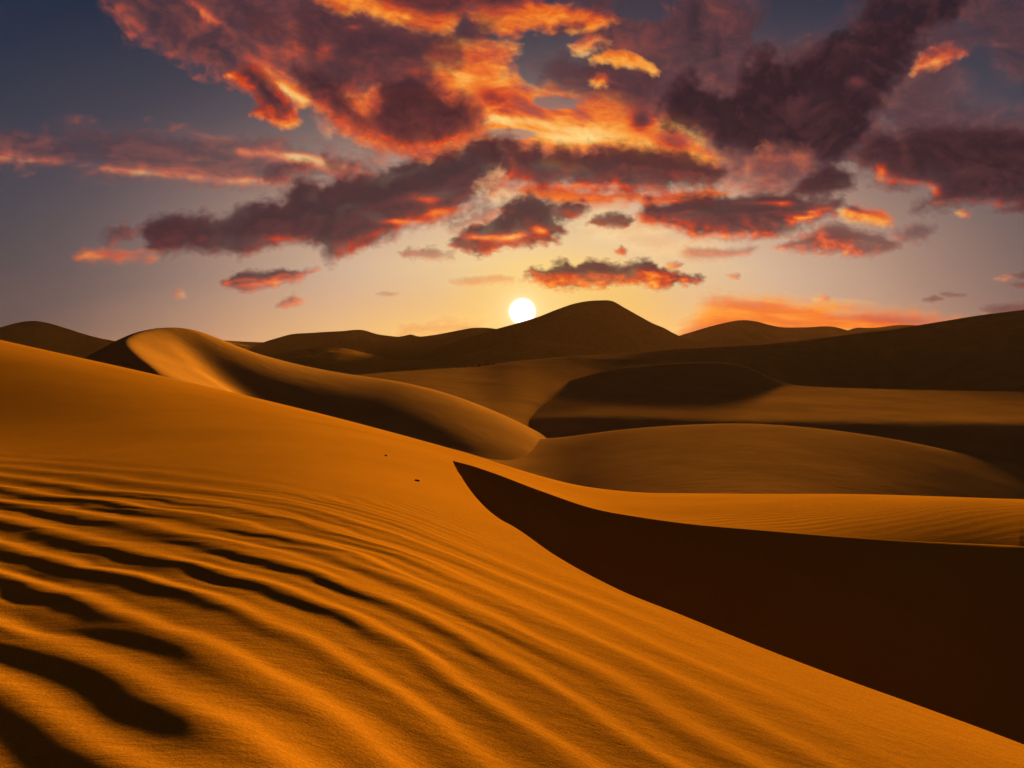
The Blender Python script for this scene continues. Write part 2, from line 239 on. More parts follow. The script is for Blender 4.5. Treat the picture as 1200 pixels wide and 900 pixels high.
# clear sky: far-field by elevation, glow by distance from the sun (both in degrees)
SKY_FAR = [(-90, (40, 28, 22)), (-4, (80, 66, 60)), (2.5, (88, 76, 73)), (5, (72, 69, 73)), (9, (60, 63, 75)), (14, (47, 55, 72)), (21, (35, 46, 66)), (27, (27, 37, 56)), (40, (58, 54, 64)), (90, (76, 64, 66))]  # overhead steps brightened, out of view, as added fill for shaded sand
SKY_GLOW = [(0.0, (255, 226, 128)), (1.5, (255, 212, 112)), (3.0, (250, 206, 120)), (4.5, (238, 202, 148)), (8, (218, 184, 154)), (12, (190, 154, 134)), (17, (140, 116, 112)), (24, (100, 90, 98)), (40, (74, 72, 88))]
SKY_GLOW_W = [(0.0, 1.0), (7, .97), (11, .8), (15, .48), (19, .18), (24, .0)]
AZ_SCALE = 0.52; GLOW_SHIFT = 2.5
SKY_BAND = [(0.0, (255, 206, 104)), (4, (246, 190, 104)), (8, (222, 166, 112)), (12, (190, 146, 118))]
SKY_BAND_W = [(0.0, .9), (3, .75), (6, .5), (9, .22), (12, 0.0)]
BAND_AZ, BAND_EL = .36, 2.2
SKY_STRENGTH = 1.0
LAMP_ENERGY = 16.4; LAMP_COLOR = (1.0, .47, .07); LAMP_AZ = 17.0; LAMP_EL = 5.0
HAZE_COLOR = (1.0, .58, .48, 1); HAZE_DENSITY = 1.15e-5; HAZE_G = .35
# ---------------------------------------------------------------- terrain
def smooth_curve(pts):
    """cubic (monotone-ish) interpolation through (x, y, ...) rows, linear outside"""
    P = np.asarray(pts, float); X = P[:, 0]; n = len(X)
    def f(x, k=1):
        V = P[:, k]
        h = np.diff(X); dl = np.diff(V) / h
        m = np.zeros(n); m[0] = dl[0]; m[-1] = dl[-1]
        m[1:-1] = (dl[:-1] * h[1:] + dl[1:] * h[:-1]) / (h[1:] + h[:-1])
        i = np.clip(np.searchsorted(X, x) - 1, 0, n - 2)
        t = (x - X[i]) / h[i]
        tc = np.clip(t, 0, 1)
        h00 = 2 * tc**3 - 3 * tc**2 + 1; h10 = tc**3 - 2 * tc**2 + tc; h01 = -2 * tc**3 + 3 * tc**2; h11 = tc**3 - tc**2
        r = h00 * V[i] + h10 * h[i] * m[i] + h01 * V[i + 1] + h11 * h[i] * m[i + 1]
        r = r + np.where(t < 0, (x - X[0]) * m[0], 0) + np.where(t > 1, (x - X[-1]) * m[-1], 0)
        return r
    return f

def grid_mesh(name, x, y, z, mat, attrs=None, smooth=True):
    r, c = x.shape
    co = np.stack([x, y, z], -1).reshape(-1, 3).astype(np.float32)
    i = np.arange(r * c).reshape(r, c)
    q = np.stack([i[:-1, :-1], i[:-1, 1:], i[1:, 1:], i[1:, :-1]], -1).reshape(-1, 4)
    return raw_mesh(name, co, q, mat, attrs, smooth)

def raw_mesh(name, co, q, mat, attrs=None, smooth=True):
    me = bpy.data.meshes.new(name)
    me.vertices.add(len(co)); me.vertices.foreach_set('co', np.ascontiguousarray(co, np.float32).ravel())
    me.loops.add(q.size); me.loops.foreach_set('vertex_index', np.ascontiguousarray(q, np.int32).ravel())
    me.polygons.add(len(q)); me.polygons.foreach_set('loop_start', np.arange(0, q.size, 4, dtype=np.int32))
    me.update(calc_edges=True)
    if smooth:
        me.polygons.foreach_set('use_smooth', np.ones(len(q), bool))
    for k, v in (attrs or {}).items():
        if v.ndim == 1 or v.shape[-1] == 1:
            a = me.attributes.new(k, 'FLOAT', 'POINT'); a.data.foreach_set('value', np.ascontiguousarray(v, np.float32).ravel())
        else:
            a = me.attributes.new(k, 'FLOAT_COLOR', 'POINT'); a.data.foreach_set('color', np.ascontiguousarray(v, np.float32).ravel())
    me.materials.append(mat)
    o = bpy.data.objects.new(name, me); COL.objects.link(o)
    return o

def structure(o, label=None):
    o['kind'] = 'structure'
    if label: o['label'] = label
    return o

def sand_material(name, tint=(1, 1, 1), ripple_scale=0.0, ripple_strength=0.0, grain=True, texture=None):
    m = bpy.data.materials.new(name); m.use_nodes = True
    nt = m.node_tree; N = nt.nodes; L = nt.links
    b = N['Principled BSDF']
    b.inputs['Roughness'].default_value = .95
    b.inputs['Specular IOR Level'].default_value = 0.0
    geo = N.new('ShaderNodeNewGeometry')
    big = N.new('ShaderNodeTexNoise'); big.inputs['Scale'].default_value = .11; big.inputs['Detail'].default_value = 8; big.inputs['Roughness'].default_value = .62
    L.new(geo.outputs['Position'], big.inputs['Vector'])
    cr = N.new('ShaderNodeValToRGB')
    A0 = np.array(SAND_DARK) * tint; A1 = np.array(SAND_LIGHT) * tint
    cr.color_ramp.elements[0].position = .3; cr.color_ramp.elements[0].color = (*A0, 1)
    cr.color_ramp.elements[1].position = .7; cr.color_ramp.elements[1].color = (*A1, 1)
    L.new(big.outputs['Fac'], cr.inputs['Fac'])
    last = cr.outputs['Color']
    h = None
    if grain:
        g = N.new('ShaderNodeTexNoise'); g.inputs['Scale'].default_value = 55; g.inputs['Detail'].default_value = 9; g.inputs['Roughness'].default_value = .75
        L.new(geo.outputs['Position'], g.inputs['Vector'])
        mr = N.new('ShaderNodeMapRange'); mr.inputs['From Min'].default_value = .3; mr.inputs['From Max'].default_value = .7
        mr.inputs['To Min'].default_value = .72; mr.inputs['To Max'].default_value = 1.22
        L.new(g.outputs['Fac'], mr.inputs['Value'])
        mx = N.new('ShaderNodeMix'); mx.data_type = 'RGBA'; mx.blend_type = 'MULTIPLY'; mx.inputs['Factor'].default_value = 1
        L.new(last, mx.inputs['A']); L.new(mr.outputs['Result'], mx.inputs['B']); last = mx.outputs['Result']
        bp = N.new('ShaderNodeBump'); bp.inputs['Strength'].default_value = .35; bp.inputs['Distance'].default_value = .012
        L.new(g.outputs['Fac'], bp.inputs['Height']); h = bp
    if texture:
        mp = N.new('ShaderNodeMapping'); mp.inputs['Rotation'].default_value = (0, 0, math.radians(20)); mp.inputs['Scale'].default_value = (.35, 1, 1)
        L.new(geo.outputs['Position'], mp.inputs['Vector'])
        t2 = N.new('ShaderNodeTexNoise'); t2.inputs['Scale'].default_value = texture[0]; t2.inputs['Detail'].default_value = 7; t2.inputs['Roughness'].default_value = .65
        L.new(mp.outputs['Vector'], t2.inputs['Vector'])
        b3 = N.new('ShaderNodeBump'); b3.inputs['Strength'].default_value = 1.0; b3.inputs['Distance'].default_value = texture[1]
        L.new(t2.outputs['Fac'], b3.inputs['Height'])
        if h: L.new(h.outputs['Normal'], b3.inputs['Normal'])
        h = b3
    if ripple_scale:
        mp = N.new('ShaderNodeMapping'); mp.inputs['Rotation'].default_value = (0, 0, math.radians(-14)); mp.inputs['Scale'].default_value = (1, 1, 0)
        L.new(geo.outputs['Position'], mp.inputs['Vector'])
        w = N.new('ShaderNodeTexWave'); w.wave_type = 'BANDS'; w.bands_direction = 'Y'; w.wave_profile = 'SIN'
        w.inputs['Scale'].default_value = ripple_scale; w.inputs['Distortion'].default_value = 5; w.inputs['Detail'].default_value = 3; w.inputs['Detail Scale'].default_value = .5
        L.new(mp.outputs['Vector'], w.inputs['Vector'])
        at = N.new('ShaderNodeAttribute'); at.attribute_name = 'ripple'
        mu = N.new('ShaderNodeMath'); mu.operation = 'MULTIPLY'; mu.inputs[1].default_value = ripple_strength
        L.new(at.outputs['Fac'], mu.inputs[0])
        b2 = N.new('ShaderNodeBump'); b2.inputs['Distance'].default_value = .05
        L.new(w.outputs['Fac'], b2.inputs['Height']); L.new(mu.outputs[0], b2.inputs['Strength'])
        if h: L.new(h.outputs['Normal'], b2.inputs['Normal'])
        h = b2
    L.new(last, b.inputs['Base Color'])
    if h: L.new(h.outputs['Normal'], b.inputs['Normal'])
    return m

SAND_DARK = (.36, .175, .016)
SAND_LIGHT = (.46, .225, .021)
sand_near = sand_material('near sand', texture=(7.0, .008))
sand_mid = sand_material('middle sand', texture=(.9, .07), tint=(1, 1.14, 3.2))  # green and blue raised: distance haze tinted into the sand colour
sand_far = sand_material('far sand', texture=(.12, .6), grain=False, tint=(1, 1.1, 2.2))  # fainter haze tint, likewise mixed into the base colour

# ---- foreground dune: one long slope with a dark hollow bitten out of its right flank
def s_of(px): return (np.asarray(px, float) - 600) / F
OUT = smooth_curve([(-600, 268), (-300, 330), (0, 398), (200, 443), (400, 491), (533, 527), (633, 556), (800, 604), (1000, 662), (1200, 724), (1800, 912)])
_rd = smooth_curve([(530, 0), (560, .5), (600, 1.4), (633, 1.6), (680, -.6), (717, -6), (760, -15), (800, -26), (900, -54), (1000, -83), (1200, -139), (1800, -312)])
def RIM(px): return OUT(px) + np.where(np.asarray(px) > 530, _rd(np.maximum(px, 530)), 0)
EDGE_A = smooth_curve([(530, 540), (553, 546), (577, 554), (633, 575), (700, 597), (750, 606), (800, 613), (900, 622), (1000, 630), (1200, 640), (1800, 668)])
EDGE_C = smooth_curve([(530, 540), (533, 547), (540, 558), (547, 569), (567, 593), (587, 609), (600, 616), (650, 650), (725, 690), (800, 720), (900, 760), (1000, 797), (1100, 832), (1200, 868), (1400, 950), (1800, 1120)])
Y0F = 70.0; K0 = 1507.0
PXM = 530.0

def depth_for(drop, k=K0):
    """nearest Y with k*Y*(1/Y-1/Y0)^2 = drop"""
    b = drop / k + 2 / Y0F
    # 1/Y + Y/Y0^2 = b
    return (b - np.sqrt(np.maximum(b * b - 4 / Y0F ** 2, 0))) / (2 / Y0F ** 2)

def z_from_chart(s, y, Y):
    # small-pitch camera: convert chart row to height at forward distance Y
    v = (450 - y) / F
    return (-SP + v * CP) / (CP + v * SP) * Y

def KS(px): return K0 + K_LEFT * sstep(-.09, -.72, s_of(px))
K_LEFT = 0.0
LEFT_LEVEL = .165
def foreground():
    cols = np.concatenate([np.linspace(-1.35, -.70, 60, endpoint=False), np.linspace(-.70, .72, 960, endpoint=False), np.linspace(.72, 1.25, 50)])
    px = 600 + F * cols
    yc = np.where(px > PXM, EDGE_C(np.maximum(px, PXM)), 0)
    ya = np.where(px > PXM, EDGE_A(np.maximum(px, PXM)), 0)
    YM = float(depth_for(np.array(540.0 - OUT(np.array([PXM]))[0])))
    YC = np.where(px > PXM, depth_for(np.maximum(yc - OUT(px), 8), KS(px)), YM - .15)
    # distance of the hollow's far rim
    YA = np.interp(px, [PXM, 560, 600, 700, 800, 1000, 1200, 1800], [YM, YM - .1, YM - .5, YM - 2, YM - 3.6, YM - 6.5, YM - 9, YM - 14])
    YA = np.maximum(YA, YC + .3)
    Y0b = smooth_curve([(-900, 70), (530, 70), (640, 70), (760, 62), (900, 48), (1000, 40), (1100, 34.3), (1300, 31.2), (1800, 29)])(px)
    Y0b = np.maximum(Y0b, YA * 1.2)
    kb = np.where(px > PXM, np.maximum(ya - RIM(px), 3) / (YA * (1 / YA - 1 / Y0b) ** 2), KS(px))
    n1, n2, n3 = 640, 70, 330
    t1 = np.linspace(0, 1, n1, endpoint=False)[:, None]; t2 = np.linspace(0, 1, n2, endpoint=False)[:, None]; t3 = np.linspace(0, 1, n3)[:, None]
    YN = 1.7
    def near(t):   # dense rows near the viewer, and again at the edge
        q = np.clip(t / .48, 0, 1); w = np.clip((t - .48) / .38, 0, 1); e = np.clip((t - .86) / .14, 0, 1)
        mid = np.minimum(YC[None] * .97, 13.5)
        a = .5 / ((1 - q) / YN + q / 6.2) + .5 * (YN + (6.2 - YN) * q)
        b = .5 / ((1 - w) / 6.2 + w / mid) + .5 * (6.2 + (mid - 6.2) * w)
        c = mid + (YC[None] - mid) * e
        return np.where(t < .48, a, np.where(t < .86, b, c))
    e2 = .5 - .5 * np.cos(np.pi * t2)
    R1 = near(t1); R2 = YC[None] + (YA - YC)[None] * e2; R3 = YA[None] + (115 - YA[None]) * (t3 ** 1.8)
    Y = np.concatenate([R1, R2, R3], 0)
    s = np.broadcast_to(cols[None], Y.shape); x = s * Y
    tau2 = Y * (1 / Y - 1 / Y0F) ** 2
    z1 = z_from_chart(s, OUT(px)[None] + KS(px)[None] * tau2, Y)
    zb = z_from_chart(s, RIM(px)[None] + kb[None] * Y * (1 / Y - 1 / Y0b[None]) ** 2, Y)
    z1 = z1 - LEFT_LEVEL * sstep(-.09, -1.0, s) * Y * sstep(69, 20, Y)      # the slope turns level towards the left
    z1 = z1 - .5 * sstep(7.4, .2, Y) * sstep(-.42, -.02, s)      # and flattens at the viewer's feet
    z = z1.copy()
    left = px <= PXM
    zb[:, left] = z1[:, left]
    z[n1 + n2:] = zb[n1 + n2:]
    # hollow: angle-of-repose faces falling from both of its rims
    m = px > PXM
    ci = np.where(m)[0]
    def along(Yl, edge):
        X0, Y0_ = cols[ci] * Yl[ci], Yl[ci]; Z0 = z_from_chart(cols[ci], edge(px[ci]), Yl[ci])
        L = np.concatenate([[0], np.cumsum(np.hypot(np.diff(X0), np.diff(Y0_)))])
        t = np.linspace(0, L[-1], 460)
        return np.interp(t, L, X0), np.interp(t, L, Y0_), np.interp(t, L, Z0), np.interp(t, L, px[ci])
    cx, cy, cz, cpx = along(YC, EDGE_C); cz = cz - .04 * sstep(4, -9, cx) * (np.sqrt(np.maximum(26 - cy, 0) ** 2 + 9) - 3)
    ax, ay, az, apx = along(YA, EDGE_A)
    arnd = np.interp(apx, [780, 1000, 1200, 1500], [0.0, .3, 1.2, 2.0])
    cslope = np.interp(cpx, [530, 600, 700, 850], [2.4, 1.7, 1.0, .65])
    hx, hy = x[n1:n1 + n2][:, m], Y[n1:n1 + n2][:, m]
    ec = np.full(hx.shape, -1e9); ea = np.full(hx.shape, -1e9)
    for k in range(len(cx)):
        ec = np.maximum(ec, cz[k] - cslope[k] * np.hypot(hx - cx[k], hy - cy[k]))
        ea = np.maximum(ea, az[k] - .56 * (np.sqrt((hx - ax[k]) ** 2 + (hy - ay[k]) ** 2 + arnd[k] ** 2) - arnd[k]))
    d = ec - ea; r = .5
    zh = .5 * (ec + ea + np.sqrt(d * d + r * r)) - .0
    zh = np.minimum(zh, np.maximum(ec, ea) + .02 + .2 * (1 - np.exp(-np.minimum(np.abs(ec - cz.mean()), 1))))
    zh = np.minimum(zh, zb[n1:n1 + n2][:, m] + 50)
    blend = np.maximum(ec, ea)
    w = np.clip((hy - YC[m][None]) / np.maximum((YA - YC)[m][None], .01), 0, 1)
    w = np.clip(np.minimum(w, 1 - w) * 8, 0, 1)
    z[n1:n1 + n2][:, m] = blend * (1 - w) + zh * w
    zz = z[n1:n1 + n2]; zz[:, m] = blend * (1 - w) + zh * w; z[n1:n1 + n2] = zz
    # wind ripples, real relief
    wx = fbm(x / 3.8, Y / 3.0, 4, 901); wy = fbm(x / 1.1, Y / .8, 3, 917)
    lam = .50
    uu = np.maximum(Y + .8 * x + .17 * wx + .04 * wy, -5)
    ph = np.log(1 + uu / 8) * 8 / lam
    grow = np.clip((1 + uu / 8) * lam / .62, .5, 2.2)
    ph = ph + .24 * gnoise(x / 2.6, Y / 1.3, 77)
    fr = ph - np.floor(ph)
    # long near side, short far side
    prof = np.where(fr < .56, (.5 - .5 * np.cos(np.pi * fr / .56)) ** 1.25, (.5 + .5 * np.cos(np.pi * (fr - .56) / .44)) ** 1.25)
    edge = 9.6 + .8 * np.maximum(-x - 1.5, 0) - .30 * np.maximum(x + 1.2, 0) + 1.0 * fbm(x / 2.5, Y / 2.5, 3, 55)
    msk = sstep(edge + 3.5, edge - 4.0, Y) * sstep(4.6, 2.0, x - .3 * (3.5 - Y)) * (.62 + .38 * sstep(1.6, -1.6, x))
    msk = msk * (.95 + .16 * fbm(x / 2.3, Y / 1.4, 3, 66))
    ampl = .0225 * grow * np.clip(msk, 0, 1.2)
    z[:n1] += (ampl * (prof - .4))[:n1]
    # faint finer ripples farther up the slope
    ph2 = (Y + .7 * x + .5 * wx + .12 * wy) / .33 + .5 * gnoise(x / 2.3, Y / 1.4, 78)
    m2 = sstep(17, 9, Y) * sstep(3.4, 6, Y) * np.clip(.35 + 1.3 * fbm(x / 3.5, Y / 4, 3, 99), 0, 1) * sstep(2.5, 8, (YC[None] - Y))
    z[:n1] += (.0045 * m2 * np.sin(2 * np.pi * ph2))[:n1]
    fade = sstep(0, 2.5, (YC[None] - Y))
    z[:n1] += (.008 * fbm(x / 2.8, Y / 4.2, 3, 31) * fade)[:n1] * sstep(2, 4, Y[:n1])
    # small ripples on the far rim of the hollow
    ph3 = (Y * .93 - .22 * x + .9 * fbm(x / 6, Y / 8, 3, 121) + .35 * gnoise(x / 2.2, Y / 2.6, 131)) / .62
    m3 = (sstep(600, 800, px) * (1 - .7 * sstep(880, 1080, px)))[None] * sstep(62, 30, Y) * sstep(0, 1.5, Y - YA[None]) * (.75 + .6 * fbm(x / 7, Y / 9, 3, 141))
    z[n1 + n2:] += (.0085 * m3 * np.sin(2 * np.pi * ph3))[n1 + n2:]
    return structure(grid_mesh('sand_dune', x, Y, z, sand_near, None),
                     'big orange foreground dune with wind ripples at lower left and a dark hollow in its right flank')

foreground()

def dune(pts, front, back, label, r=4.0, sx=(-.05, .05), ncol=420, depth_f=None, depth_b=None, mat=None, und=.25, seed=0, base=-24.0, sharp=False, nf=110, nb=50, concave=0.0, soft=2.0, floor=None):
    """a dune from its crest line: rows (px, py, Y); front/back = slopes towards and away from the viewer (number or (px, slope) rows)"""
    P = np.asarray(pts, float)
    px = np.linspace(P[0, 0], P[-1, 0], ncol)
    fy = smooth_curve(P[:, :2]); fY = smooth_curve(P[:, [0, 2]])
    yc = fy(px); Yc = fY(px); s = s_of(px)
    def soften(a, w):
        if w <= 0: return a
        n = max(3, int(3 * w / (px[1] - px[0]))); k = np.exp(-.5 * (np.arange(-n, n + 1) * (px[1] - px[0]) / w) ** 2); k /= k.sum()
        lo = a[0] + (a[1] - a[0]) * np.arange(-n, 0); hi = a[-1] + (a[-1] - a[-2]) * np.arange(1, n + 1)
        return np.convolve(np.concatenate([lo, a, hi]), k, 'valid')
    yc = soften(yc, soft); Yc = soften(Yc, max(soft * 1.5, 12))
    zc = z_from_chart(s, yc, Yc)
    def val(v):
        if isinstance(v, (int, float)): return np.full(px.shape, float(v))
        v = np.asarray(v, float); return np.interp(px, v[:, 0], v[:, 1])
    sf, sb = soften(val(front), max(soft * 2, 16)), soften(val(back), 16)
    Lf = np.minimum(np.maximum((zc - base) / sf + 2 * r, 3 * r), Yc * (.6 if floor is None else .47)); Lb = np.minimum((zc - base) / sb + 2 * r, Yc * 1.5)
    tf = np.linspace(-1, 0, nf, endpoint=False)[:, None]; tb = np.linspace(0, 1, nb)[:, None]
    D = np.concatenate([-(np.abs(tf) ** 1.6) * Lf[None], tb ** 1.6 * Lb[None]], 0)
    Y = Yc[None] + D; x = s[None] * Y
    ad = np.abs(D); rr = np.full(px.shape, r)[None]
    drop_f = sf[None] * (np.sqrt(ad * ad + rr * rr) - rr); drop_b = sb[None] * (np.sqrt(ad * ad + rr * rr) - rr)
    if concave:
        drop_f = drop_f * (1 - concave * np.clip(ad / Lf[None], 0, 1) * .5)
    z = zc[None] - np.where(D < 0, drop_f, drop_b)
    if floor:
        zf = floor[0] - floor[1] * (floor[2] - Y) - .0042 * np.maximum(np.interp(px, [560, 800, 1000], [178, 166, 160])[None] - Y, 0) ** 2 - 3 * sstep(700, 540, px)[None]; dd = z - zf
        z = np.where(D < 0, .5 * (z + zf + np.sqrt(dd * dd + 1.0)) - .0, z)
    sc = Yc.mean() * .12
    n = fbm(x / sc, Y / sc * .8, 4, seed + 5)
    z = z + und * n * sc * .12 * np.clip(ad / (sc * .6), 0, 1)
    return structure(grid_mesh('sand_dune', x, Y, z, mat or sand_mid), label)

def ridge_dune(ridge, slopes, label, xr, yr, nx=360, ny=260, und=.2, seed=0, base=-24.0, r=1.0, mat=None):
    """a dune falling away from a curved ridge line (px, py, Y); slopes = (left of the line, right of the line)"""
    R = np.asarray(ridge, float)
    t = np.linspace(0, len(R) - 1, 170)
    k = np.arange(len(R))
    q = [smooth_curve(np.stack([k, R[:, j]], 1))(t) for j in range(3)]
    rx, ry, rz = place(q[0], q[1], q[2])
    tx, ty = np.gradient(rx), np.gradient(ry)
    X, Y = np.meshgrid(np.linspace(*xr, nx), np.linspace(*yr, ny))
    kr = smooth_curve(np.stack([k, np.asarray(slopes[1], float)], 1))(t)
    D = np.full((len(t),) + X.shape, 0, np.float32); V = np.zeros_like(D)
    for i in range(len(t)):
        dx = X - rx[i]; dy = Y - ry[i]
        side = (tx[i] * dy - ty[i] * dx) / math.hypot(tx[i], ty[i])          # >0: left of the line
        d = np.hypot(dx, dy)
        w = .5 + .5 * np.clip(side / (d + 1e-3) * 3, -1, 1)
        D[i] = d * (1 + .9 * float(sstep(8.5, 4.0, t[i]))); V[i] = rz[i] - (kr[i] * (1 - w) + slopes[0] * w) * (np.sqrt(d * d + r * r) - r)
    dm = D.min(0)
    W = np.exp(-(D - dm) / (.35 + .16 * dm))
    best = (W * V).sum(0) / W.sum(0)
    del D, V, W
    sc = 22.0
    lat = np.maximum(600 + F * X / Y - 450, 0) * Y / F
    best = best - .007 * lat ** 2
    Z = best + und * fbm(X / sc, Y / sc, 4, seed) * np.clip((rz.max() - best) / 6, 0, 1)
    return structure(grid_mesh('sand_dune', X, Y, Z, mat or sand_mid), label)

# ---- middle distance
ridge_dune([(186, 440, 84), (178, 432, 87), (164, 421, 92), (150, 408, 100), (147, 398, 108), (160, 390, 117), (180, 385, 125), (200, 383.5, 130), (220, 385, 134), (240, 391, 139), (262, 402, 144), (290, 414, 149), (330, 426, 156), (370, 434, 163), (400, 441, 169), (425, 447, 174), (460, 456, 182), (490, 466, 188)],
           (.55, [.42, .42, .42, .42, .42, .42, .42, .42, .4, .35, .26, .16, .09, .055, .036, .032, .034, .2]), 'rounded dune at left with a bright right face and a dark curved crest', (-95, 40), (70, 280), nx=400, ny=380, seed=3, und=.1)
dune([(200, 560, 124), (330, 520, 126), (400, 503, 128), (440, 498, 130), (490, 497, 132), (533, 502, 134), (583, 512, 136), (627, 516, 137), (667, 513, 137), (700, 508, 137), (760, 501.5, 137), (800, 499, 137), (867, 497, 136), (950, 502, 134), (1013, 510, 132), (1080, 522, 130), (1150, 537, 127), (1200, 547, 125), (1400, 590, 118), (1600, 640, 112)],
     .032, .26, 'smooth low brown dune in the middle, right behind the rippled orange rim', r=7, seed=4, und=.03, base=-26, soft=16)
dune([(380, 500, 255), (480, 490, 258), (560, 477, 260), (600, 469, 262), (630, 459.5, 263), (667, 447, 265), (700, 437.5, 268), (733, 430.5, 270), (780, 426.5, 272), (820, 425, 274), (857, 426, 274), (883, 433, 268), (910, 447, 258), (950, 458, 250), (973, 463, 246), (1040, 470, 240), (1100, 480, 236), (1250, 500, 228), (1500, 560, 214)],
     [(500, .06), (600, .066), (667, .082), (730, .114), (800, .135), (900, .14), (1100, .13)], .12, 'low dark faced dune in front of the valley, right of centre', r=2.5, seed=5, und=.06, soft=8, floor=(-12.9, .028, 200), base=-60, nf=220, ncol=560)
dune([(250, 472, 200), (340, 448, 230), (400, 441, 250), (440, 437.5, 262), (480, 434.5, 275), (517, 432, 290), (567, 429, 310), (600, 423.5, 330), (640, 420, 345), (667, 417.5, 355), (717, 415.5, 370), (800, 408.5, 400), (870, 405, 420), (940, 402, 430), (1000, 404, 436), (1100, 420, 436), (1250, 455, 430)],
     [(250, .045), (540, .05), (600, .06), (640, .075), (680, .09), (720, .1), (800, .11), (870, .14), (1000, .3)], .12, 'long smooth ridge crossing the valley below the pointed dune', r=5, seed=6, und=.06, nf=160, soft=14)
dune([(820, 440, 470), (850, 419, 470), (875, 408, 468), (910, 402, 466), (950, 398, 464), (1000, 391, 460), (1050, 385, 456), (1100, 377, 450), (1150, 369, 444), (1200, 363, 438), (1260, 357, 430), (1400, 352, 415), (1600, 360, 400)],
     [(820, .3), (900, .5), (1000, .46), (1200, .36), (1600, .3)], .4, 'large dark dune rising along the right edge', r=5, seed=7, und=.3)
# ---- far hills
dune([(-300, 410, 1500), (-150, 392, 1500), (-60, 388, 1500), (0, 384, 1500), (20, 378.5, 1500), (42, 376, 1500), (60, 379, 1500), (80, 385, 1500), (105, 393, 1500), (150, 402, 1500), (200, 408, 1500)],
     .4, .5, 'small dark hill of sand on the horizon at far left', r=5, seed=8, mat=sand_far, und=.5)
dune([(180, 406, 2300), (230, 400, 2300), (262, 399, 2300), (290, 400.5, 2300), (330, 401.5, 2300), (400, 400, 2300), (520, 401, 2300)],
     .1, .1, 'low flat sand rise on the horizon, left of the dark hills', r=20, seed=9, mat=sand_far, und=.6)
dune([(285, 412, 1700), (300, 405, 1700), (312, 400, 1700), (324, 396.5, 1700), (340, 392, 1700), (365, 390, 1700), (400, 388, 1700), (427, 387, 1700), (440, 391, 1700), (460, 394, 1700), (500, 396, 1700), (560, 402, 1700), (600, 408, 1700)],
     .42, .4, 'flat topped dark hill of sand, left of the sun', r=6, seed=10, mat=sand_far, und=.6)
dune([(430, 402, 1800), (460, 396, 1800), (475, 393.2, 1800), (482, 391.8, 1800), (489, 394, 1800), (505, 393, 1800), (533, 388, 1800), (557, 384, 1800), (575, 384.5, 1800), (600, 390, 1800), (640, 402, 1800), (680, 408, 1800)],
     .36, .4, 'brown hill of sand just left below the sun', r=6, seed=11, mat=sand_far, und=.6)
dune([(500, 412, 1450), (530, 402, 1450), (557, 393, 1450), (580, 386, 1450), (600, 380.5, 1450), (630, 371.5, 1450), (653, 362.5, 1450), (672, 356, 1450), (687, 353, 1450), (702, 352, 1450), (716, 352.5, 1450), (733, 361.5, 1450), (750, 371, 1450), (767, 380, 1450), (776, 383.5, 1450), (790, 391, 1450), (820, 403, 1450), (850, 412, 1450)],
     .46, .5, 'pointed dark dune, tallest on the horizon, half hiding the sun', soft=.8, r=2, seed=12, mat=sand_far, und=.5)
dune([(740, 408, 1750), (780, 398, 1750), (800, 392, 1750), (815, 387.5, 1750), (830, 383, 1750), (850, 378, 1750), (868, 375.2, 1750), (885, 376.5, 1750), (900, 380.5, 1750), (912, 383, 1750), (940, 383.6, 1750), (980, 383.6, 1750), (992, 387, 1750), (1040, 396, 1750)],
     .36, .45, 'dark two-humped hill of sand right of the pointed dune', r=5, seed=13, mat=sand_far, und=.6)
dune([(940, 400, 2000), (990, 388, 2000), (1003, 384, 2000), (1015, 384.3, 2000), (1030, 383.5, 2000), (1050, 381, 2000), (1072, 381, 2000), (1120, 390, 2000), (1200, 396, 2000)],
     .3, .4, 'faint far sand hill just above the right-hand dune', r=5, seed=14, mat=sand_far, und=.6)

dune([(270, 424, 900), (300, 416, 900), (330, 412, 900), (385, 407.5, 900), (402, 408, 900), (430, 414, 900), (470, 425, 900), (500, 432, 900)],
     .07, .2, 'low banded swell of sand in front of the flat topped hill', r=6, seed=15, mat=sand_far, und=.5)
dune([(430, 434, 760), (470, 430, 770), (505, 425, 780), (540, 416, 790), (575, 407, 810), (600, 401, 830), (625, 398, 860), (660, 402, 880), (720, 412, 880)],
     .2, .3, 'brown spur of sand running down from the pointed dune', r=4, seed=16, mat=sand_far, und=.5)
# ---- the desert floor, to the horizon
def floor():
    e = np.concatenate([-np.geomspace(9000, 40, 70), np.linspace(-38, 38, 20), np.geomspace(40, 9000, 70)])
    yy = np.concatenate([-np.geomspace(6000, 30, 24), np.linspace(-25, 60, 16), np.geomspace(65, 2600, 170), np.geomspace(2700, 14000, 16)])
    X, Y = np.meshgrid(e, yy)
    Z = -21 + 1.2 * fbm(X / 120, Y / 70, 4, 7) + 7 * fbm(X / 420, Y / 300, 3, 8) * sstep(450, 900, Y)
    near = np.exp(-((X) ** 2 + (Y - 10) ** 2) / 60 ** 2)
    Z = Z - 3 * near
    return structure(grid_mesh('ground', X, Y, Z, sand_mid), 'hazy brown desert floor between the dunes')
floor()
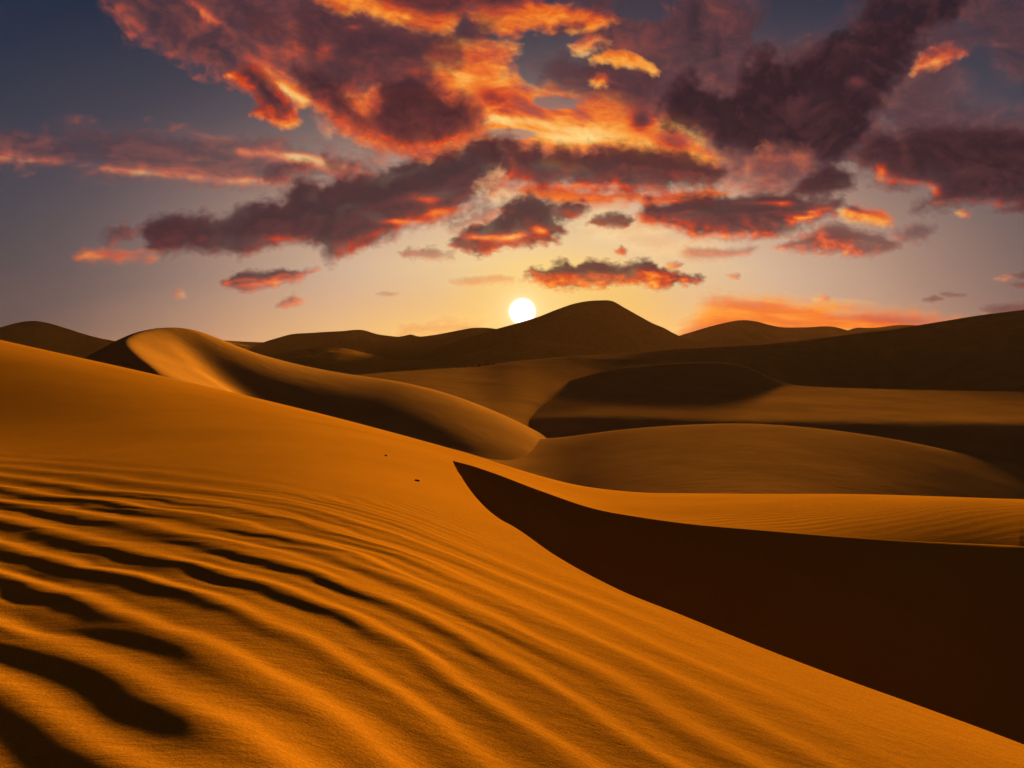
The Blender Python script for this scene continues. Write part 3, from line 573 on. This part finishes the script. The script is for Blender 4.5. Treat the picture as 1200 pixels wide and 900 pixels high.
# ---------------------------------------------------------------- clouds
def cloud_material():
    m = bpy.data.materials.new('sunset cloud'); m.use_nodes = True
    nt = m.node_tree; N = nt.nodes; L = nt.links; N.clear()
    out = N.new('ShaderNodeOutputMaterial'); mix = N.new('ShaderNodeMixShader'); tr = N.new('ShaderNodeBsdfTransparent'); em = N.new('ShaderNodeEmission')
    a = N.new('ShaderNodeAttribute'); a.attribute_name = 'glow'
    o = N.new('ShaderNodeAttribute'); o.attribute_name = 'cover'
    L.new(a.outputs['Color'], em.inputs['Color']); L.new(o.outputs['Fac'], mix.inputs['Fac'])
    L.new(tr.outputs[0], mix.inputs[1]); L.new(em.outputs[0], mix.inputs[2]); L.new(mix.outputs[0], out.inputs['Surface'])
    m.cycles.emission_sampling = 'NONE'
    return m
cloud_mat = cloud_material()

def build_cloud(i, c):
    P = np.asarray(c['poly'], float); m = 26
    st = 1.1
    x0, y0 = P.min(0) - m; x1, y1 = P.max(0) + m
    y1 = min(y1, 412)
    x0, x1 = max(x0, -110), min(x1, 1310); y0 = max(y0, -80)
    X, Y = np.meshgrid(np.arange(x0, x1, st), np.arange(y0, y1, st))
    al, col = cloud_field(X, Y, c, c['seed'] * 13)
    R = 15000.0 - 120.0 * i
    d = np.stack(chart_dir(X, Y), -1); d /= np.linalg.norm(d, axis=-1, keepdims=True)
    # a gently billowed sheet
    co = d * (R + 40.0 * al)[..., None]
    r, k = X.shape
    idx = np.arange(r * k).reshape(r, k)
    q = np.stack([idx[:-1, :-1], idx[:-1, 1:], idx[1:, 1:], idx[1:, :-1]], -1)
    amx = np.maximum(np.maximum(al[:-1, :-1], al[:-1, 1:]), np.maximum(al[1:, 1:], al[1:, :-1]))
    q = q[amx > .012].reshape(-1, 4)
    used = np.unique(q); remap = np.zeros(r * k, np.int64); remap[used] = np.arange(len(used))
    rgba = np.concatenate([col, np.ones(col.shape[:-1] + (1,))], -1).reshape(-1, 4)[used]
    o = raw_mesh('cloud', co.reshape(-1, 3)[used], remap[q], cloud_mat, {'glow': rgba, 'cover': al.reshape(-1)[used]})
    o['label'] = c['label']; o['category'] = 'cloud'; o['group'] = 'clouds in the sunset sky'
    return o
for i, c in enumerate(CLOUDS):
    build_cloud(i, c)

# ---------------------------------------------------------------- small things
def leaf_material():
    m = bpy.data.materials.new('dry shrub leaves'); m.use_nodes = True
    N = m.node_tree.nodes; b = N['Principled BSDF']; b.inputs['Roughness'].default_value = .9
    n = N.new('ShaderNodeTexNoise'); n.inputs['Scale'].default_value = 4
    r = N.new('ShaderNodeValToRGB'); r.color_ramp.elements[0].color = (.03, .03, .012, 1); r.color_ramp.elements[1].color = (.09, .075, .03, 1)
    m.node_tree.links.new(n.outputs['Fac'], r.inputs[0]); m.node_tree.links.new(r.outputs[0], b.inputs['Base Color'])
    return m
leaf_mat = leaf_material()
rng = np.random.default_rng(5)
def ground_height(x, y):
    dg = bpy.context.evaluated_depsgraph_get()
    hit = scene.ray_cast(dg, (x, y, 200.0), (0, 0, -1))
    return hit[1][2] if hit[0] else -21.0
def shrub(px, Y, h, w, label):
    x = (px - 600) / F * Y
    z = ground_height(x, Y)
    n = 260
    p = rng.normal(size=(n, 3)); p /= np.linalg.norm(p, axis=1)[:, None]
    p *= (rng.random(n) ** .45)[:, None]
    p[:, 2] = np.abs(p[:, 2])
    lump = 1 + .35 * np.sin(p[:, :1] * 5 + px) + .25 * np.sin(p[:, 1:2] * 7 + px * 2)
    c = p * lump * np.array([w, w * .8, h])
    s = .10 * h + .07 * rng.random(n)
    a = rng.normal(size=(n, 3)); a /= np.linalg.norm(a, axis=1)[:, None]
    b = np.cross(a, rng.normal(size=(n, 3))); b /= np.linalg.norm(b, axis=1)[:, None]
    v = np.stack([c - a * s[:, None], c + b * s[:, None] * .45, c + a * s[:, None], c - b * s[:, None] * .45], 1).reshape(-1, 3)
    q = np.arange(n * 4).reshape(n, 4)
    o = raw_mesh('desert_shrub', v, q, leaf_mat, smooth=False)
    o.location = (x, Y, z - .05); o['label'] = label; o['category'] = 'shrub'; o['group'] = 'dark shrubs along the valley ridge'
bpy.context.view_layer.update()
SHRUBS = [(519, 291, .55, .8), (527, 294, .4, .6), (538, 297, .75, 1.3), (545, 301, .6, .9), (553, 304, .5, .9), (562, 308, .7, 1.0), (571, 312, .8, 1.2), (578, 316, .5, .7)]
for i, (px, Y, h, w) in enumerate(SHRUBS):
    shrub(px, Y + 3.0, h, w, 'small dark shrub in the row on the ridge below the sun')

def stone_material():
    m = bpy.data.materials.new('dark stone'); m.use_nodes = True
    N = m.node_tree.nodes; b = N['Principled BSDF']; b.inputs['Roughness'].default_value = .8
    n = N.new('ShaderNodeTexNoise'); n.inputs['Scale'].default_value = 30
    r = N.new('ShaderNodeValToRGB'); r.color_ramp.elements[0].color = (.03, .02, .012, 1); r.color_ramp.elements[1].color = (.1, .06, .03, 1)
    m.node_tree.links.new(n.outputs['Fac'], r.inputs[0]); m.node_tree.links.new(r.outputs[0], b.inputs['Base Color'])
    return m
stone_mat = stone_material()
def pebble(px, Y, size, label):
    x = (px - 600) / F * Y
    th, ph = np.meshgrid(np.linspace(0, 2 * np.pi, 25), np.linspace(0, np.pi, 14))
    u = np.stack([np.cos(th) * np.sin(ph), np.sin(th) * np.sin(ph), np.cos(ph)], -1)
    rr = 1 + .22 * np.sin(3 * u[..., 0] + px) * np.cos(2.3 * u[..., 1] + 1) + .12 * np.sin(6 * u[..., 2] + 4 * u[..., 0])
    p = u * rr[..., None] * np.array([1.5, 1.0, .55]) * size
    o = grid_mesh('pebble', p[..., 0], p[..., 1], p[..., 2], stone_mat)
    o.location = (x, Y, ground_height(x, Y) + .2 * size); o.rotation_euler = (0, 0, px * .7)
    o['label'] = label; o['category'] = 'pebble'
pebble(452, 24.0, .05, 'tiny dark pebble on the orange slope just below its crest, the higher of two')
pebble(488, 17.5, .045, 'tiny dark pebble on the orange slope left of the dark hollow, the lower of two')

# ---------------------------------------------------------------- sky and sun
def direction_angles(px, py):
    x, y, z = (float(v) for v in chart_dir(px, py))
    return math.degrees(math.atan2(x, y)), math.degrees(math.atan2(z, math.hypot(x, y)))
SUN_AZ, SUN_EL = direction_angles(*SUN_CHART)

world = bpy.data.worlds.new('World'); scene.world = world; world.use_nodes = True
nt = world.node_tree; N = nt.nodes; L = nt.links
bg = N['Background']
tc = N.new('ShaderNodeTexCoord'); sep = N.new('ShaderNodeSeparateXYZ'); L.new(tc.outputs['Generated'], sep.inputs[0])
def math_node(op, a, b=None, clamp=False):
    n = N.new('ShaderNodeMath'); n.operation = op; n.use_clamp = clamp
    for k, v in enumerate((a, b)):
        if v is None: continue
        if isinstance(v, (int, float)): n.inputs[k].default_value = v
        else: L.new(v, n.inputs[k])
    return n.outputs[0]
DEG = 180 / math.pi
el = math_node('MULTIPLY', math_node('ARCSINE', sep.outputs['Z']), DEG)
az = math_node('MULTIPLY', math_node('ARCTAN2', sep.outputs['X'], sep.outputs['Y']), DEG)
daz = math_node('SUBTRACT', az, SUN_AZ); dele = math_node('SUBTRACT', el, SUN_EL)
def dist(ka, ke, e, shift=0.0):
    a = math_node('MULTIPLY', math_node('SUBTRACT', daz, shift), ka); b = math_node('MULTIPLY', e, ke)
    return math_node('SQRT', math_node('ADD', math_node('MULTIPLY', a, a), math_node('MULTIPLY', b, b)))
def color_ramp(v, table, lo, hi, scalar=False):
    f = math_node('DIVIDE', math_node('SUBTRACT', v, lo), hi - lo, True)
    r = N.new('ShaderNodeValToRGB'); e = r.color_ramp.elements
    while len(e) < len(table): e.new(.5)
    for k, (p, c) in enumerate(table):
        e[k].position = (p - lo) / (hi - lo)
        e[k].color = (c, c, c, 1) if scalar else (*[float(q) for q in lin(c)], 1)
    L.new(f, r.inputs[0])
    return r.outputs['Color']
def mix_color(f, a, b):
    n = N.new('ShaderNodeMix'); n.data_type = 'RGBA'
    if isinstance(f, float): n.inputs['Factor'].default_value = f
    else: L.new(f, n.inputs['Factor'])
    L.new(a, n.inputs['A'])
    if isinstance(b, tuple): n.inputs['B'].default_value = b
    else: L.new(b, n.inputs['B'])
    return n.outputs['Result']
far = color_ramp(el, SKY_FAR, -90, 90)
away = math_node('DIVIDE', math_node('SUBTRACT', math_node('ABSOLUTE', daz), 45), 75, True)      # the sky darkens away from the sunset
far = mix_color(math_node('MULTIPLY', away, .7), far, (.006, .008, .014, 1))
d1 = dist(AZ_SCALE, 1.0, dele, GLOW_SHIFT)
col = mix_color(color_ramp(d1, SKY_GLOW_W, 0, 40, True), far, color_ramp(d1, SKY_GLOW, 0, 40))
d2 = dist(BAND_AZ, BAND_EL, math_node('SUBTRACT', el, 0.6))
col = mix_color(color_ramp(d2, SKY_BAND_W, 0, 12, True), col, color_ramp(d2, SKY_BAND, 0, 12))
# the sun itself
sd = chart_dir(*SUN_CHART); sn = math.sqrt(sum(float(v) ** 2 for v in sd)); sdir = [float(v) / sn for v in sd]
dot = N.new('ShaderNodeVectorMath'); dot.operation = 'DOT_PRODUCT'; L.new(tc.outputs['Generated'], dot.inputs[0]); dot.inputs[1].default_value = sdir
ang = math_node('MULTIPLY', math_node('ARCCOSINE', math_node('MINIMUM', dot.outputs['Value'], 1.0)), DEG)
halo = color_ramp(ang, [(0, 1.0), (.9, .97), (1.05, .78), (1.35, .54), (2.0, .32), (3.5, .15), (6.0, .05), (10, 0.0)], 0, 10, True)
col = mix_color(halo, col, (1.08, .84, .40, 1))
disc = color_ramp(ang, [(0, 1.0), (.80, 1.0), (1.02, 0.0), (5, 0.0)], 0, 5, True)
col = mix_color(disc, col, (1.6, 1.5, 1.35, 1))
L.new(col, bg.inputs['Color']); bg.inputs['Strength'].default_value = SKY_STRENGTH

sun = bpy.data.lights.new('sun', 'SUN'); sun.energy = LAMP_ENERGY; sun.angle = math.radians(2.0); sun.color = LAMP_COLOR
so = bpy.data.objects.new('sun', sun); COL.objects.link(so)
from mathutils import Vector
la, le = math.radians(LAMP_AZ), math.radians(LAMP_EL)
v = Vector((math.sin(la) * math.cos(le), math.cos(la) * math.cos(le), math.sin(le)))
so.rotation_euler = v.to_track_quat('Z', 'Y').to_euler(); so.location = v * 60

cam = bpy.data.cameras.new('camera'); cam.sensor_width = 36; cam.lens = F / 1200 * 36; cam.clip_start = .05; cam.clip_end = 60000
co_ = bpy.data.objects.new('camera', cam); COL.objects.link(co_); co_.location = (0, 0, 0)
co_.rotation_euler = (math.pi / 2 - PITCH, 0, 0)
scene.camera = co_

scene.view_settings.view_transform = 'Standard'; scene.view_settings.look = 'None'; scene.view_settings.exposure = 0; scene.view_settings.gamma = 1
scene.cycles.transparent_max_bounces = 64
scene.cycles.max_bounces = 5; scene.cycles.diffuse_bounces = 1; scene.cycles.sample_clamp_indirect = .06
scene.cycles.use_denoising = True

# ---------------------------------------------------------------- dusty evening air lying over the desert
def dusty_air():
    x0, x1, y0, y1, z0, z1 = -5000, 5000, -400, 5200, -60, 70
    co = np.array([(x, y, z) for z in (z0, z1) for y in (y0, y1) for x in (x0, x1)], float)
    q = np.array([(0, 2, 3, 1), (4, 5, 7, 6), (0, 1, 5, 4), (2, 6, 7, 3), (0, 4, 6, 2), (1, 3, 7, 5)])
    m = bpy.data.materials.new('dusty air'); m.use_nodes = True
    nt = m.node_tree; N = nt.nodes; N.clear()
    o = N.new('ShaderNodeOutputMaterial'); v = N.new('ShaderNodeVolumeScatter')
    v.inputs['Color'].default_value = HAZE_COLOR; v.inputs['Density'].default_value = HAZE_DENSITY; v.inputs['Anisotropy'].default_value = HAZE_G
    nt.links.new(v.outputs[0], o.inputs['Volume'])
    structure(raw_mesh('haze', co, q, m, smooth=False), 'thin dusty air over the dunes')
if HAZE_DENSITY > 0: dusty_air()
scene.cycles.volume_bounces = 0
